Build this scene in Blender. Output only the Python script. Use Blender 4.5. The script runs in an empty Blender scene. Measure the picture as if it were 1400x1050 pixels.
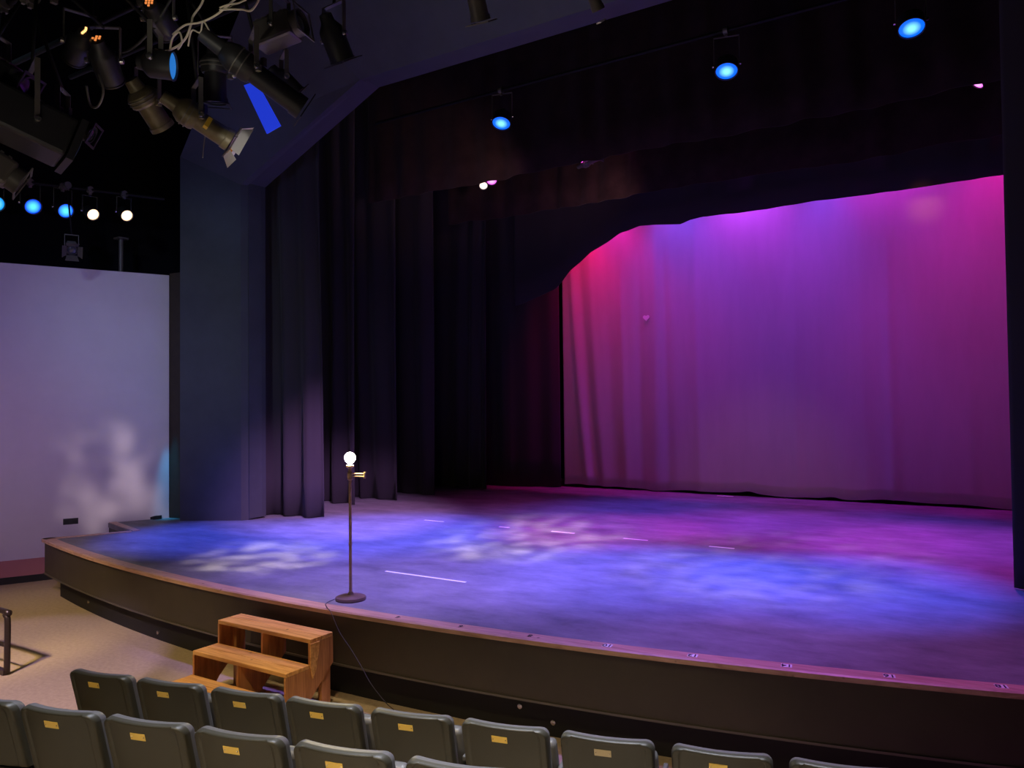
import bpy, bmesh, math, random
from mathutils import Vector, Matrix
SC = bpy.context.scene
COL = SC.collection
PI = math.pi
STAGE_Z = 0.77

# ------------------------------------------------------------------ materials
def mat(name, color, rough=0.6, metal=0.0, var=0.0, scale=8.0, bump=0.0, bscale=60.0, spec=0.5, sheen=0.0, stretch=None):
    m = bpy.data.materials.new(name); m.use_nodes = True
    nt = m.node_tree; b = nt.nodes['Principled BSDF']
    b.inputs['Base Color'].default_value = (*color, 1)
    b.inputs['Roughness'].default_value = rough
    b.inputs['Metallic'].default_value = metal
    b.inputs['Specular IOR Level'].default_value = spec
    if sheen:
        b.inputs['Sheen Weight'].default_value = sheen
        b.inputs['Sheen Roughness'].default_value = 0.5
    tc = nt.nodes.new('ShaderNodeTexCoord')
    vec = tc.outputs['Object']
    if stretch:
        mp = nt.nodes.new('ShaderNodeMapping'); mp.inputs['Scale'].default_value = stretch
        nt.links.new(vec, mp.inputs['Vector']); vec = mp.outputs['Vector']
    if var:
        n = nt.nodes.new('ShaderNodeTexNoise'); n.inputs['Scale'].default_value = scale
        n.inputs['Detail'].default_value = 6; n.inputs['Roughness'].default_value = 0.65
        nt.links.new(vec, n.inputs['Vector'])
        r = nt.nodes.new('ShaderNodeValToRGB')
        r.color_ramp.elements[0].position = 0.3; r.color_ramp.elements[1].position = 0.7
        r.color_ramp.elements[0].color = (*[c*(1-var) for c in color], 1)
        r.color_ramp.elements[1].color = (*[min(1, c*(1+var)) for c in color], 1)
        nt.links.new(n.outputs['Fac'], r.inputs['Fac']); nt.links.new(r.outputs['Color'], b.inputs['Base Color'])
    if bump:
        n2 = nt.nodes.new('ShaderNodeTexNoise'); n2.inputs['Scale'].default_value = bscale; n2.inputs['Detail'].default_value = 4
        nt.links.new(vec, n2.inputs['Vector'])
        bp = nt.nodes.new('ShaderNodeBump'); bp.inputs['Strength'].default_value = bump; bp.inputs['Distance'].default_value = 0.01
        nt.links.new(n2.outputs['Fac'], bp.inputs['Height']); nt.links.new(bp.outputs['Normal'], b.inputs['Normal'])
    return m

def glow(name, color, strength, base=(0.02, 0.02, 0.02)):
    m = bpy.data.materials.new(name); m.use_nodes = True
    b = m.node_tree.nodes['Principled BSDF']
    b.inputs['Base Color'].default_value = (*base, 1)
    b.inputs['Emission Color'].default_value = (*color, 1)
    b.inputs['Emission Strength'].default_value = strength
    return m

def lens_glow(name, core, rim, strength, sc=7.5):
    """lit lens: hotter in the middle where the filament sits, coloured towards its rim (local x,z are the lens plane)"""
    m = bpy.data.materials.new(name); m.use_nodes = True
    nt = m.node_tree; b = nt.nodes['Principled BSDF']
    tc = nt.nodes.new('ShaderNodeTexCoord')
    g = nt.nodes.new('ShaderNodeTexGradient'); g.gradient_type = 'SPHERICAL'
    mp = nt.nodes.new('ShaderNodeMapping'); mp.inputs['Scale'].default_value = (9.0, 9.0, 9.0)
    nt.links.new(tc.outputs['Object'], mp.inputs['Vector']); nt.links.new(mp.outputs['Vector'], g.inputs['Vector'])
    r = nt.nodes.new('ShaderNodeValToRGB')
    r.color_ramp.elements[0].position = 0.12; r.color_ramp.elements[0].color = (*rim, 1)
    r.color_ramp.elements[1].position = 0.8; r.color_ramp.elements[1].color = (*core, 1)
    nt.links.new(g.outputs['Fac'], r.inputs['Fac']); nt.links.new(r.outputs['Color'], b.inputs['Emission Color'])
    b.inputs['Emission Strength'].default_value = strength
    b.inputs['Base Color'].default_value = (0.05, 0.05, 0.05, 1)
    return m

def wood(name, dark, light, rough=0.45, axis='X'):
    m = bpy.data.materials.new(name); m.use_nodes = True
    nt = m.node_tree; b = nt.nodes['Principled BSDF']; b.inputs['Roughness'].default_value = rough
    tc = nt.nodes.new('ShaderNodeTexCoord'); mp = nt.nodes.new('ShaderNodeMapping')
    mp.inputs['Scale'].default_value = (1.2, 14, 14) if axis == 'X' else (14, 14, 1.2)
    nt.links.new(tc.outputs['Object'], mp.inputs['Vector'])
    n = nt.nodes.new('ShaderNodeTexNoise'); n.inputs['Scale'].default_value = 2.2; n.inputs['Detail'].default_value = 8
    n.inputs['Distortion'].default_value = 0.8
    nt.links.new(mp.outputs['Vector'], n.inputs['Vector'])
    r = nt.nodes.new('ShaderNodeValToRGB')
    r.color_ramp.elements[0].position = 0.32; r.color_ramp.elements[0].color = (*dark, 1)
    r.color_ramp.elements[1].position = 0.62; r.color_ramp.elements[1].color = (*light, 1)
    nt.links.new(n.outputs['Fac'], r.inputs['Fac'])
    # knots
    v = nt.nodes.new('ShaderNodeTexVoronoi'); v.inputs['Scale'].default_value = 5.5
    nt.links.new(tc.outputs['Object'], v.inputs['Vector'])
    kr = nt.nodes.new('ShaderNodeValToRGB')
    kr.color_ramp.elements[0].position = 0.035; kr.color_ramp.elements[0].color = (1, 1, 1, 1)
    kr.color_ramp.elements[1].position = 0.09; kr.color_ramp.elements[1].color = (0, 0, 0, 1)
    nt.links.new(v.outputs['Distance'], kr.inputs['Fac'])
    mx = nt.nodes.new('ShaderNodeMix'); mx.data_type = 'RGBA'
    mx.inputs['B'].default_value = (dark[0]*0.3, dark[1]*0.25, dark[2]*0.25, 1)
    nt.links.new(kr.outputs['Color'], mx.inputs['Factor']); nt.links.new(r.outputs['Color'], mx.inputs['A'])
    nt.links.new(mx.outputs['Result'], b.inputs['Base Color'])
    return m

M = {}
M['carpet'] = mat('carpet', (0.46, 0.36, 0.235), 0.95, var=0.12, scale=25, bump=0.4, bscale=220, spec=0.1)
M['wall_white'] = mat('wall_white_paint', (0.62, 0.58, 0.60), 0.75, var=0.03, scale=3, bump=0.05, bscale=90)
M['wall_spill'] = mat('wall_rose_spill', (0.42, 0.17, 0.17), 0.75, var=0.05, scale=3)  # rose light spill at the wall foot, put into the paint
M['black_paint'] = mat('black_paint', (0.006, 0.006, 0.008), 0.9, spec=0.1)
M['grey_paint'] = mat('charcoal_paint', (0.055, 0.062, 0.075), 0.65, var=0.12, scale=2.5, bump=0.05, bscale=60)
M['jamb'] = mat('brown_jamb', (0.045, 0.033, 0.022), 0.7, var=0.15)
M['velour'] = mat('black_velour', (0.052, 0.046, 0.054), 0.95, spec=0.05, sheen=0.12)
M['border'] = mat('brown_black_velour', (0.030, 0.017, 0.017), 0.95, spec=0.05, sheen=0.1, var=0.3, scale=3)
M['cyc'] = mat('pale_muslin', (0.50, 0.46, 0.48), 0.9, var=0.04, scale=2.0, spec=0.1, stretch=(2, 2, 0.4))
M['fascia'] = mat('dark_olive_laminate', (0.058, 0.048, 0.034), 0.55, var=0.12, scale=3)
M['kick'] = mat('black_kick', (0.008, 0.008, 0.008), 0.7)
M['lip'] = mat('grey_lip', (0.13, 0.12, 0.10), 0.4, metal=0.3)
M['edge_wood'] = wood('edge_pine', (0.48, 0.27, 0.19), (0.68, 0.42, 0.30), 0.4)
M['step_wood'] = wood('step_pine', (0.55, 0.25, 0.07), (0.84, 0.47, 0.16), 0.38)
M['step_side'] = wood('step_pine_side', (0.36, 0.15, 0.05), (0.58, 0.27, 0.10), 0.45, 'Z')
M['tape'] = mat('white_tape', (0.95, 0.93, 0.90), 0.6)
M['ink'] = mat('black_ink', (0.012, 0.010, 0.012), 0.6)
M['shell'] = mat('olive_black_plastic', (0.036, 0.035, 0.026), 0.45, bump=0.12, bscale=350, var=0.08, scale=4)
M['cushion'] = mat('charcoal_vinyl', (0.10, 0.10, 0.105), 0.40, bump=0.08, bscale=250)
M['chair_iron'] = mat('chair_black_iron', (0.015, 0.015, 0.016), 0.45)
M['brass'] = mat('brass_plate', (0.90, 0.64, 0.14), 0.35, metal=0.15)
M['brass_dull'] = mat('tarnished_plate', (0.50, 0.42, 0.27), 0.4, metal=0.4)
M['lamp_metal'] = mat('aged_brass', (0.55, 0.38, 0.24), 0.35, metal=0.35, var=0.2, scale=14)
M['lamp_base'] = mat('dark_bronze', (0.24, 0.16, 0.12), 0.35, metal=0.3)
M['bulb'] = glow('lit_bulb', (1.0, 0.80, 0.38), 420)
M['fix_black'] = mat('fixture_black', (0.022, 0.022, 0.024), 0.45)
M['fix_brass'] = mat('fixture_olive_enamel', (0.16, 0.135, 0.075), 0.42, metal=0.2, var=0.25, scale=12)
M['fix_grey'] = mat('fixture_grey', (0.11, 0.10, 0.09), 0.4, metal=0.2)
M['steel'] = mat('bright_steel', (0.55, 0.53, 0.50), 0.25, metal=0.9)
M['flap'] = mat('bright_flap', (0.80, 0.78, 0.76), 0.4, metal=0.15)
M['yoke'] = mat('yoke_grey', (0.16, 0.15, 0.13), 0.45, metal=0.3)
M['pipe'] = mat('pipe_black', (0.008, 0.008, 0.009), 0.6, spec=0.2)
M['cable_cream'] = mat('cream_cable', (0.85, 0.76, 0.58), 0.5)
M['cable_black'] = mat('black_cable', (0.03, 0.03, 0.03), 0.5)
M['yellow'] = mat('yellow_tag', (0.75, 0.50, 0.04), 0.5)
M['orange'] = mat('orange_tag', (0.75, 0.28, 0.03), 0.5)
M['rail'] = mat('dark_rail', (0.035, 0.024, 0.02), 0.35, metal=0.4)
M['outlet'] = mat('outlet_black', (0.006, 0.006, 0.007), 0.5)
M['lens_dark'] = mat('unlit_lens', (0.03, 0.035, 0.05), 0.08, spec=0.8)
M['blue_gel'] = glow('blue_gel_lit', (0.012, 0.035, 0.55), 1.0, (0.01, 0.03, 0.4))  # emission stands in for lamp light reaching the sheet
M['lens_azure'] = glow('azure_lens', (0.02, 0.19, 0.62), 0.9)
M['lens_blue'] = lens_glow('blue_lens', (0.10, 0.72, 1.0), (0.0, 0.06, 1.0), 1.5)
M['lens_blue_down'] = lens_glow('blue_lens_down', (0.25, 0.85, 1.0), (0.0, 0.12, 1.0), 1.4)
M['lens_cyan'] = lens_glow('cyan_lens', (0.2, 0.85, 1.0), (0.0, 0.3, 0.9), 1.2)
M['lens_warm'] = lens_glow('warm_lens', (1.0, 0.93, 0.72), (1.0, 0.5, 0.15), 3.0)
M['lens_pink'] = lens_glow('pink_lens', (1.0, 0.35, 0.95), (0.75, 0.0, 0.65), 2.0)
M['lens_white'] = lens_glow('white_lens', (1.0, 0.9, 0.8), (1.0, 0.7, 0.5), 1.5)
M['vent'] = glow('lit_vent', (1.0, 0.30, 0.07), 0.9)
M['vent_hot'] = glow('lit_vent_bright', (1.0, 0.48, 0.16), 2.2)

# deck paint: black scenic floor, scuffed by feet and scenery
def deck_material():
    m = mat('scuffed_deck_paint', (0.12, 0.118, 0.125), 0.55, spec=0.35)
    nt = m.node_tree; b = nt.nodes['Principled BSDF']
    tc = [n for n in nt.nodes if n.type == 'TEX_COORD'][0]
    mp = nt.nodes.new('ShaderNodeMapping'); mp.inputs['Scale'].default_value = (0.55, 1.0, 1.0)
    nt.links.new(tc.outputs['Object'], mp.inputs['Vector'])
    n = nt.nodes.new('ShaderNodeTexNoise'); n.inputs['Scale'].default_value = 2.6; n.inputs['Detail'].default_value = 9; n.inputs['Roughness'].default_value = 0.72
    nt.links.new(mp.outputs['Vector'], n.inputs['Vector'])
    r = nt.nodes.new('ShaderNodeValToRGB')
    r.color_ramp.elements[0].position = 0.30; r.color_ramp.elements[0].color = (0.125, 0.122, 0.128, 1)
    r.color_ramp.elements[1].position = 0.76; r.color_ramp.elements[1].color = (0.33, 0.315, 0.33, 1)
    nt.links.new(n.outputs['Fac'], r.inputs['Fac']); nt.links.new(r.outputs['Color'], b.inputs['Base Color'])
    return m
M['deck'] = deck_material()

# ------------------------------------------------------------------ mesh helpers
class MB:
    def __init__(self): self.bm = bmesh.new()
    def box(self, c, s, rot=None):
        c = Vector(c); hx, hy, hz = s[0]/2, s[1]/2, s[2]/2
        vs = []
        for z in (-hz, hz):
            for (x, y) in ((-hx, -hy), (hx, -hy), (hx, hy), (-hx, hy)):
                v = Vector((x, y, z))
                if rot is not None: v = rot @ v
                vs.append(self.bm.verts.new(c + v))
        for f in ((3, 2, 1, 0), (4, 5, 6, 7), (0, 1, 5, 4), (1, 2, 6, 5), (2, 3, 7, 6), (3, 0, 4, 7)):
            self.bm.faces.new([vs[i] for i in f])
        return self
    def lathe(self, prof, org=(0, 0, 0), axis=(0, 0, 1), seg=24, cap=True):
        """prof: list of (distance along axis, radius)"""
        a = Vector(axis).normalized(); o = Vector(org)
        u = a.orthogonal().normalized(); w = a.cross(u)
        rings = []
        for (d, r) in prof:
            rings.append([self.bm.verts.new(o + a*d + (u*math.cos(2*PI*i/seg) + w*math.sin(2*PI*i/seg))*max(r, 1e-4)) for i in range(seg)])
        for k in range(len(rings)-1):
            for i in range(seg):
                j = (i+1) % seg
                self.bm.faces.new((rings[k][i], rings[k][j], rings[k+1][j], rings[k+1][i]))
        if cap:
            self.bm.faces.new(list(reversed(rings[0]))); self.bm.faces.new(rings[-1])
        return self
    def cyl(self, p0, p1, r, seg=14):
        p0, p1 = Vector(p0), Vector(p1)
        return self.lathe([(0, r), ((p1-p0).length, r)], p0, p1-p0, seg)
    def tube(self, pts, r, seg=8, smooth=0):
        pts = [Vector(p) for p in pts]
        if smooth: pts = catmull(pts, smooth)
        rings = []; prev = None
        for i, p in enumerate(pts):
            t = (pts[min(i+1, len(pts)-1)] - pts[max(i-1, 0)]).normalized()
            if prev is None: u = t.orthogonal().normalized()
            else:
                u = prev - t*prev.dot(t)
                u = u.normalized() if u.length > 1e-6 else t.orthogonal().normalized()
            prev = u; w = t.cross(u)
            rings.append([self.bm.verts.new(p + (u*math.cos(2*PI*k/seg) + w*math.sin(2*PI*k/seg))*r) for k in range(seg)])
        for k in range(len(rings)-1):
            for i in range(seg):
                j = (i+1) % seg
                self.bm.faces.new((rings[k][i], rings[k][j], rings[k+1][j], rings[k+1][i]))
        self.bm.faces.new(list(reversed(rings[0]))); self.bm.faces.new(rings[-1])
        return self
    def prism(self, poly, off):
        """extrude a planar polygon of 3D points by the vector off"""
        off = Vector(off); a = [self.bm.verts.new(Vector(p)) for p in poly]; b = [self.bm.verts.new(Vector(p)+off) for p in poly]
        n = len(a)
        self.bm.faces.new(list(reversed(a))); self.bm.faces.new(b)
        for i in range(n):
            j = (i+1) % n; self.bm.faces.new((a[i], a[j], b[j], b[i]))
        return self
    def strip(self, section_rows):
        """rows of equal-length closed cross-sections, bridged and capped"""
        rows = [[self.bm.verts.new(Vector(p)) for p in r] for r in section_rows]
        n = len(rows[0])
        for k in range(len(rows)-1):
            for i in range(n):
                j = (i+1) % n; self.bm.faces.new((rows[k][i], rows[k][j], rows[k+1][j], rows[k+1][i]))
        self.bm.faces.new(list(reversed(rows[0]))); self.bm.faces.new(rows[-1])
        return self
    def grid(self, rows):
        vs = [[self.bm.verts.new(Vector(p)) for p in r] for r in rows]
        for i in range(len(vs)-1):
            for j in range(len(vs[0])-1):
                self.bm.faces.new((vs[i][j], vs[i][j+1], vs[i+1][j+1], vs[i+1][j]))
        return self
    def build(self, name, material, parent=None, smooth=False, bevel=0.0, org=None):
        bmesh.ops.recalc_face_normals(self.bm, faces=self.bm.faces[:])
        if org is not None: bmesh.ops.translate(self.bm, verts=self.bm.verts[:], vec=-Vector(org))
        me = bpy.data.meshes.new(name); self.bm.to_mesh(me); self.bm.free()
        me.materials.append(material)
        o = bpy.data.objects.new(name, me); COL.objects.link(o)
        if org is not None: o.location = org
        if parent: o.parent = parent
        if smooth:
            for p in me.polygons: p.use_smooth = True
            if smooth == 'edge':
                me.set_sharp_from_angle(angle=math.radians(35))
        if bevel:
            b = o.modifiers.new('bevel', 'BEVEL'); b.width = bevel; b.segments = 2; b.limit_method = 'ANGLE'; b.angle_limit = math.radians(40)
        return o

def catmull(pts, n):
    out = []
    for i in range(len(pts)-1):
        p0 = pts[max(i-1, 0)]; p1 = pts[i]; p2 = pts[i+1]; p3 = pts[min(i+2, len(pts)-1)]
        for k in range(n):
            t = k/n
            out.append(0.5*((2*p1) + (p2-p0)*t + (2*p0-5*p1+4*p2-p3)*t*t + (3*p1-p0-3*p2+p3)*t**3))
    out.append(pts[-1]); return out

def tag(o, label=None, cat=None, group=None, kind=None):
    if label: o['label'] = label
    if cat: o['category'] = cat
    if group: o['group'] = group
    if kind: o['kind'] = kind
    return o
def empty(name, loc, rz=0, label=None, cat=None, group=None):
    o = bpy.data.objects.new(name, None); COL.objects.link(o); o.location = loc; o.rotation_euler = (0, 0, rz)
    o.empty_display_size = 0.1
    return tag(o, label, cat, group)
def struct(o, label=None):
    return tag(o, label, kind='structure')

# ------------------------------------------------------------------ camera (house right, looking across the stage)
F = 1060.0
def camera():
    p, r, y = math.radians(1.45), math.radians(0.6), math.radians(32)
    fw = Vector((-math.sin(y)*math.cos(p), math.cos(y)*math.cos(p), math.sin(p)))
    rt = Vector((math.cos(y), math.sin(y), 0)); up = rt.cross(fw)
    r2 = rt*math.cos(r) - up*math.sin(r); u2 = rt*math.sin(r) + up*math.cos(r)
    cd = bpy.data.cameras.new('camera'); cam = bpy.data.objects.new('camera', cd); COL.objects.link(cam)
    cd.sensor_width = 36; cd.sensor_fit = 'HORIZONTAL'; cd.lens = F/1400*36; cd.clip_start = 0.05; cd.clip_end = 100
    m = Matrix((r2, u2, -fw)).transposed().to_4x4(); m.translation = Vector((0, 0, 2.55)); cam.matrix_world = m
    SC.camera = cam
camera()

# ------------------------------------------------------------------ the house: floor, walls, ceiling
ROW_N = Vector((-0.244, 0.970, 0)); ROW_P = Vector((-2.83, 3.10, 0))
def rake(x, y):
    s = -(Vector((x, y, 0)) - ROW_P).dot(ROW_N)
    return max(0.0, 0.2*(s - 0.15))
mb = MB(); rows = []
for i in range(41):
    x = -14 + i*0.45
    rows.append([(x, -2.5 + j*0.25, rake(x, -2.5 + j*0.25)) for j in range(41)])
mb.grid(rows)
fo = mb.build('floor', M['carpet'], smooth=True); struct(fo)
# white splayed side wall, its upper black recess and a painted band of rose light spill and black base at its foot
WA = Vector((-14.6, 0.67, 0)); WB = Vector((-11.345, 7.69, 0)); WD = (WB-WA).normalized(); WN = Vector((WD.y, -WD.x, 0))  # WN faces the house
def wall_box(a, b, z0, z1, d0, d1):
    """slab along the side wall, between offsets d0 and d1 in front of its plane"""
    p = [a + WN*d0, b + WN*d0, b + WN*d1, a + WN*d1]
    return [(q.x, q.y, z0) for q in p], (0, 0, z1-z0)
struct(MB().prism(*wall_box(WA, WB, 0, 4.69, -0.25, 0)).build('wall_left', M['wall_white']))
struct(MB().prism(*wall_box(WA, WB, 0.10, 0.34, 0.0, 0.004)).build('spill_band', M['wall_spill']))
struct(MB().prism(*wall_box(WA, WB, 0, 0.10, 0.0, 0.015)).build('baseboard_left', M['kick']))
struct(MB().prism(*wall_box(WA, WB+WD*0.6, 4.69, 9.4, -1.3, -1.2)).build('wall_left_upper', M['black_paint']))
struct(MB().prism(*wall_box(WA, WB, 4.55, 4.68, -1.25, -0.25)).build('trim_2', M['black_paint']))
# brown jamb between the white wall and the pillar
struct(MB().prism([(-11.35, 7.70, STAGE_Z), (-10.85, 7.75, STAGE_Z), (-10.85, 7.85, STAGE_Z), (-11.45, 7.85, STAGE_Z)], (0, 0, 3.95)).build('trim_3', M['jamb']))
# proscenium: splayed pillar, leaning diagonal panel and header, stepped reveal
Q = Vector((-0.86, -0.47, 0.47))
P0 = Vector((-10.04, 8.05, STAGE_Z)); P1 = Vector((-10.04, 8.05, 6.05)); P2 = Vector((-7.5, 8.05, 7.13)); P3 = Vector((1.2, 8.05, 7.13))
P4 = Vector((3.4, 8.05, 6.2)); P5 = Vector((3.4, 8.05, STAGE_Z))
LEAN = Vector((0, -0.62, 0.62))
mb = MB(); bm = mb.bm
front = [P0, P1, P2, P3, P4, P5]
outer = [Vector((-10.90, 7.58, STAGE_Z)), Vector((-10.90, 7.58, 6.52)), P2 + Vector((-0.75, -1.0, 1.0))*1.15, P3 + Vector((0.75, -1.0, 1.0))*1.15, Vector((4.26, 7.58, 6.67)), Vector((4.26, 7.58, STAGE_Z))]
outer[1] = P1 + Q*1.0
reveal = [p + Vector((0.05 if i < 2 else (-0.05 if i > 3 else 0), 0.10, 0)) for i, p in enumerate(front)]
reveal2 = [p + Vector((0.02 if i < 2 else (-0.02 if i > 3 else 0), 0.0, 0.03)) for i, p in enumerate(reveal)]
reveal3 = [p + Vector((0.03 if i < 2 else (-0.03 if i > 3 else 0), 0.22, 0)) for i, p in enumerate(reveal2)]
backo = [p + Vector((-0.15 if i < 3 else 0.15, 0.75, 0.25 if 0 < i < 5 else 0)) for i, p in enumerate(outer)]
backi = [Vector((p.x, 8.45, p.z)) for p in reveal3]
loops = [outer, front, reveal, reveal2, reveal3, backi, backo]
vs = [[bm.verts.new(p) for p in L] for L in loops]
for k in range(len(vs)):
    a, b = vs[k], vs[(k+1) % len(vs)]
    for i in range(5):
        bm.faces.new((a[i], a[i+1], b[i+1], b[i]))
bm.faces.new([v[0] for v in vs]); bm.faces.new([v[5] for v in reversed(vs)])
struct(mb.build('wall_proscenium', M['grey_paint']))
# black surround: house ceiling, upper front, stage house
struct(MB().box((-4.5, 2.2, 9.45), (22, 13, 0.1)).build('ceiling', M['black_paint']))
struct(MB().box((-4.0, 12.6, 9.45), (19, 7.6, 0.1)).build('ceiling_stage', M['black_paint']))
struct(MB().box((-4.0, 16.3, 5.0), (19, 0.1, 9.0)).build('wall_back', M['black_paint']))
struct(MB().box((-13.3, 12.2, 5.0), (0.1, 8.2, 9.0)).build('wall_left_stage', M['black_paint']))
struct(MB().box((5.4, 12.2, 5.0), (0.1, 8.2, 9.0)).build('wall_right_stage', M['black_paint']))
struct(MB().box((-12.2, 8.5, 7.1), (2.4, 0.1, 4.7)).build('wall_front', M['black_paint']))
struct(MB().box((-4.0, 8.53, 9.0), (17, 0.06, 0.9)).build('wall_front_upper', M['black_paint']))

# ------------------------------------------------------------------ stage
def arc(x): return 4.91 + (x + 5.55)**2/44.0
def arc_n(x):
    v = Vector((-(x+5.55)/22.0, 1, 0)); return v.normalized()
XS = [-11.09 + i*(14.6/72) for i in range(73)]
stage = empty('stage', (-5.5, 5.0, 0), 0, 'low dark stage with a bowed front, wooden rim and scuffed floor', 'stage')
SO = Vector((-5.5, 5.0, 0))
corner_b = Vector((-10.64, 6.60)); corner_c = Vector((-11.70, 6.90))
outline = [(x, arc(x)+0.05) for x in XS] + [(3.51, 16.2), (-13.2, 16.2), (-13.2, 8.6), (-11.55, 7.75), (-11.36, 7.66), (-11.72, 6.90), (-10.64, 6.60)]
MB().prism([(x, y, 0.70) for x, y in outline], (0, 0, 0.07)).build('deck', M['deck'], stage, org=None).matrix_parent_inverse = Matrix.Translation(-SO)
def stage_part(mbx, name, m, **k):
    o = mbx.build(name, m, stage, **k); o.matrix_parent_inverse = Matrix.Translation(-SO); return o
# wooden rim: front arc, left end, notch
mb = MB(); rows = []
for x in XS:
    n = arc_n(x); p = Vector((x, arc(x), 0))
    a = p - n*0.012; b = p + n*0.125
    rows.append([(a.x, a.y, 0.735), (a.x, a.y, 0.768), (a.x+n.x*0.012, a.y+n.y*0.012, 0.778), (b.x, b.y, 0.778), (b.x, b.y, 0.735)])
mb.strip(rows)
A0 = Vector((-11.09, arc(-11.09))); B0 = corner_b; C0 = Vector((-11.70, 6.905))
def bar2d(mb, a, b, w, z0, z1, side=1):
    d = (b-a).normalized(); n = Vector((-d.y, d.x))*side*w
    mb.prism([(a.x, a.y, z0), (b.x, b.y, z0), (b.x+n.x, b.y+n.y, z0), (a.x+n.x, a.y+n.y, z0)], (0, 0, z1-z0))
bar2d(mb, A0, B0, 0.10, 0.735, 0.778, -1)
bar2d(mb, B0 + Vector((0.06, -0.0)), C0, 0.10, 0.735, 0.7785, -1)
stage_part(mb, 'edge_trim', M['edge_wood'])['label'] = 'pinkish pine rim along the stage edge'
# fascia panels with fine joints
mb = MB(); rows = []
for x in XS:
    n = arc_n(x); p = Vector((x, arc(x), 0)); a = p + n*0.03; b = p + n*0.06
    rows.append([(a.x, a.y, 0.30), (a.x, a.y, 0.737), (b.x, b.y, 0.737), (b.x, b.y, 0.30)])
mb.strip(rows)
bar2d(mb, A0+Vector((0.03, 0.03)), B0, 0.03, 0.30, 0.737, -1); bar2d(mb, B0, C0, 0.03, 0.0, 0.737, -1)
stage_part(mb, 'fascia', M['fascia'])
mb = MB(); rows = []
for x in XS:
    n = arc_n(x); p = Vector((x, arc(x), 0)); a = p + n*0.018; b = p + n*0.2
    rows.append([(a.x, a.y, 0.295), (a.x, a.y, 0.312), (b.x, b.y, 0.312), (b.x, b.y, 0.295)])
stage_part(mb.strip(rows), 'lip', M['lip'])
mb = MB(); rows = []
for x in XS[1:]:
    n = arc_n(x); p = Vector((x, arc(x), 0)); a = p + n*0.17; b = p + n*0.2
    rows.append([(a.x, a.y, 0.0), (a.x, a.y, 0.3), (b.x, b.y, 0.3), (b.x, b.y, 0.0)])
mb.strip(rows); bar2d(mb, A0+Vector((0.2, 0.14)), B0, 0.03, 0, 0.3, -1)
stage_part(mb, 'kick_board', M['kick'])
for x, z in ((-9.75, 0.12), (-7.88, 0.08), (-3.19, 0.19), (-2.91, 0.11)):
    n = arc_n(x); p = Vector((x, arc(x), z)) + n*0.17
    stage_part(MB().lathe([(0, 0.022), (0.012, 0.02), (0.016, 0.008)], p, -n, 14), 'knob', M['steel'], smooth='edge')
# numbers along the rim: every two feet from the centre, read from the stage
bpy.context.view_layer.update()
def text_mesh(s, size, thick=0.0008):
    cu = bpy.data.curves.new('t', 'FONT'); cu.body = s; cu.size = size; cu.align_x = 'CENTER'; cu.align_y = 'CENTER'; cu.extrude = thick
    cu.offset = size*0.012
    ob = bpy.data.objects.new('t', cu); COL.objects.link(ob); bpy.context.view_layer.update()
    me = bpy.data.meshes.new_from_object(ob.evaluated_get(bpy.context.evaluated_depsgraph_get()))
    bpy.data.objects.remove(ob); return me
for k in (4, 6, 8, 10, 12, 14, 16, 18):
    x = 0.02 - 0.61*(18-k)/2 - 0.02
    n = arc_n(x); p = Vector((x, arc(x), 0)) + n*0.065
    ang = math.atan2(-n.x, n.y)
    rot = Matrix.Rotation(ang, 3, 'Z')
    lab = stage_part(MB().box((p.x, p.y, 0.779), ((0.07 if k > 9 else 0.045), 0.062, 0.0016), rot), 'number_label', M['tape'] if k > 9 else M['edge_wood'])
    lab['label'] = ('white label reading %d upside down' if k > 9 else 'bare rim spot with a dark number %d upside down') % k
    me = text_mesh(str(k), 0.072); me.materials.append(M['ink'])
    t = bpy.data.objects.new('number', me); COL.objects.link(t); t.parent = lab
    t.location = (p.x, p.y, 0.7806); t.rotation_euler = (0, 0, ang + PI)
    t['label'] = 'black number %d' % k
# tape marks on the deck
def tape(x0, x1, y, label):
    tag(MB().box(((x0+x1)/2, y, STAGE_Z+0.0012), (abs(x1-x0), 0.034, 0.0016)).build('tape_mark', M['tape'], org=((x0+x1)/2, y, STAGE_Z)), label, 'tape mark', 'white tape marks on the stage floor')
tape(-7.52, -7.15, 9.45, 'short white tape strip on the stage floor, farthest left of the far line')
tape(-6.15, -5.97, 9.45, 'shortest white tape strip on the stage floor, second from left in the far line')
tape(-5.29, -4.93, 9.46, 'short white tape strip in the middle of the far line of strips')
tape(-4.19, -3.85, 9.42, 'short white tape strip on the stage floor, second from right in the far line')
tape(-3.04, -2.73, 9.40, 'short white tape strip on the stage floor, farthest right of the far line')
tape(-5.59, -4.54, 6.355, 'longest white tape strip, on the stage floor right of the lit lamp')
tag(MB().prism([(-11.60, 7.44, STAGE_Z), (-11.36, 7.44, STAGE_Z), (-11.36, 7.44, STAGE_Z+0.06)], (0.02, 0.12, 0)).build('door_wedge', M['kick'], org=(-11.5, 7.5, STAGE_Z)), 'small black wedge on the stage floor at the foot of the white wall', 'wedge')

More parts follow.
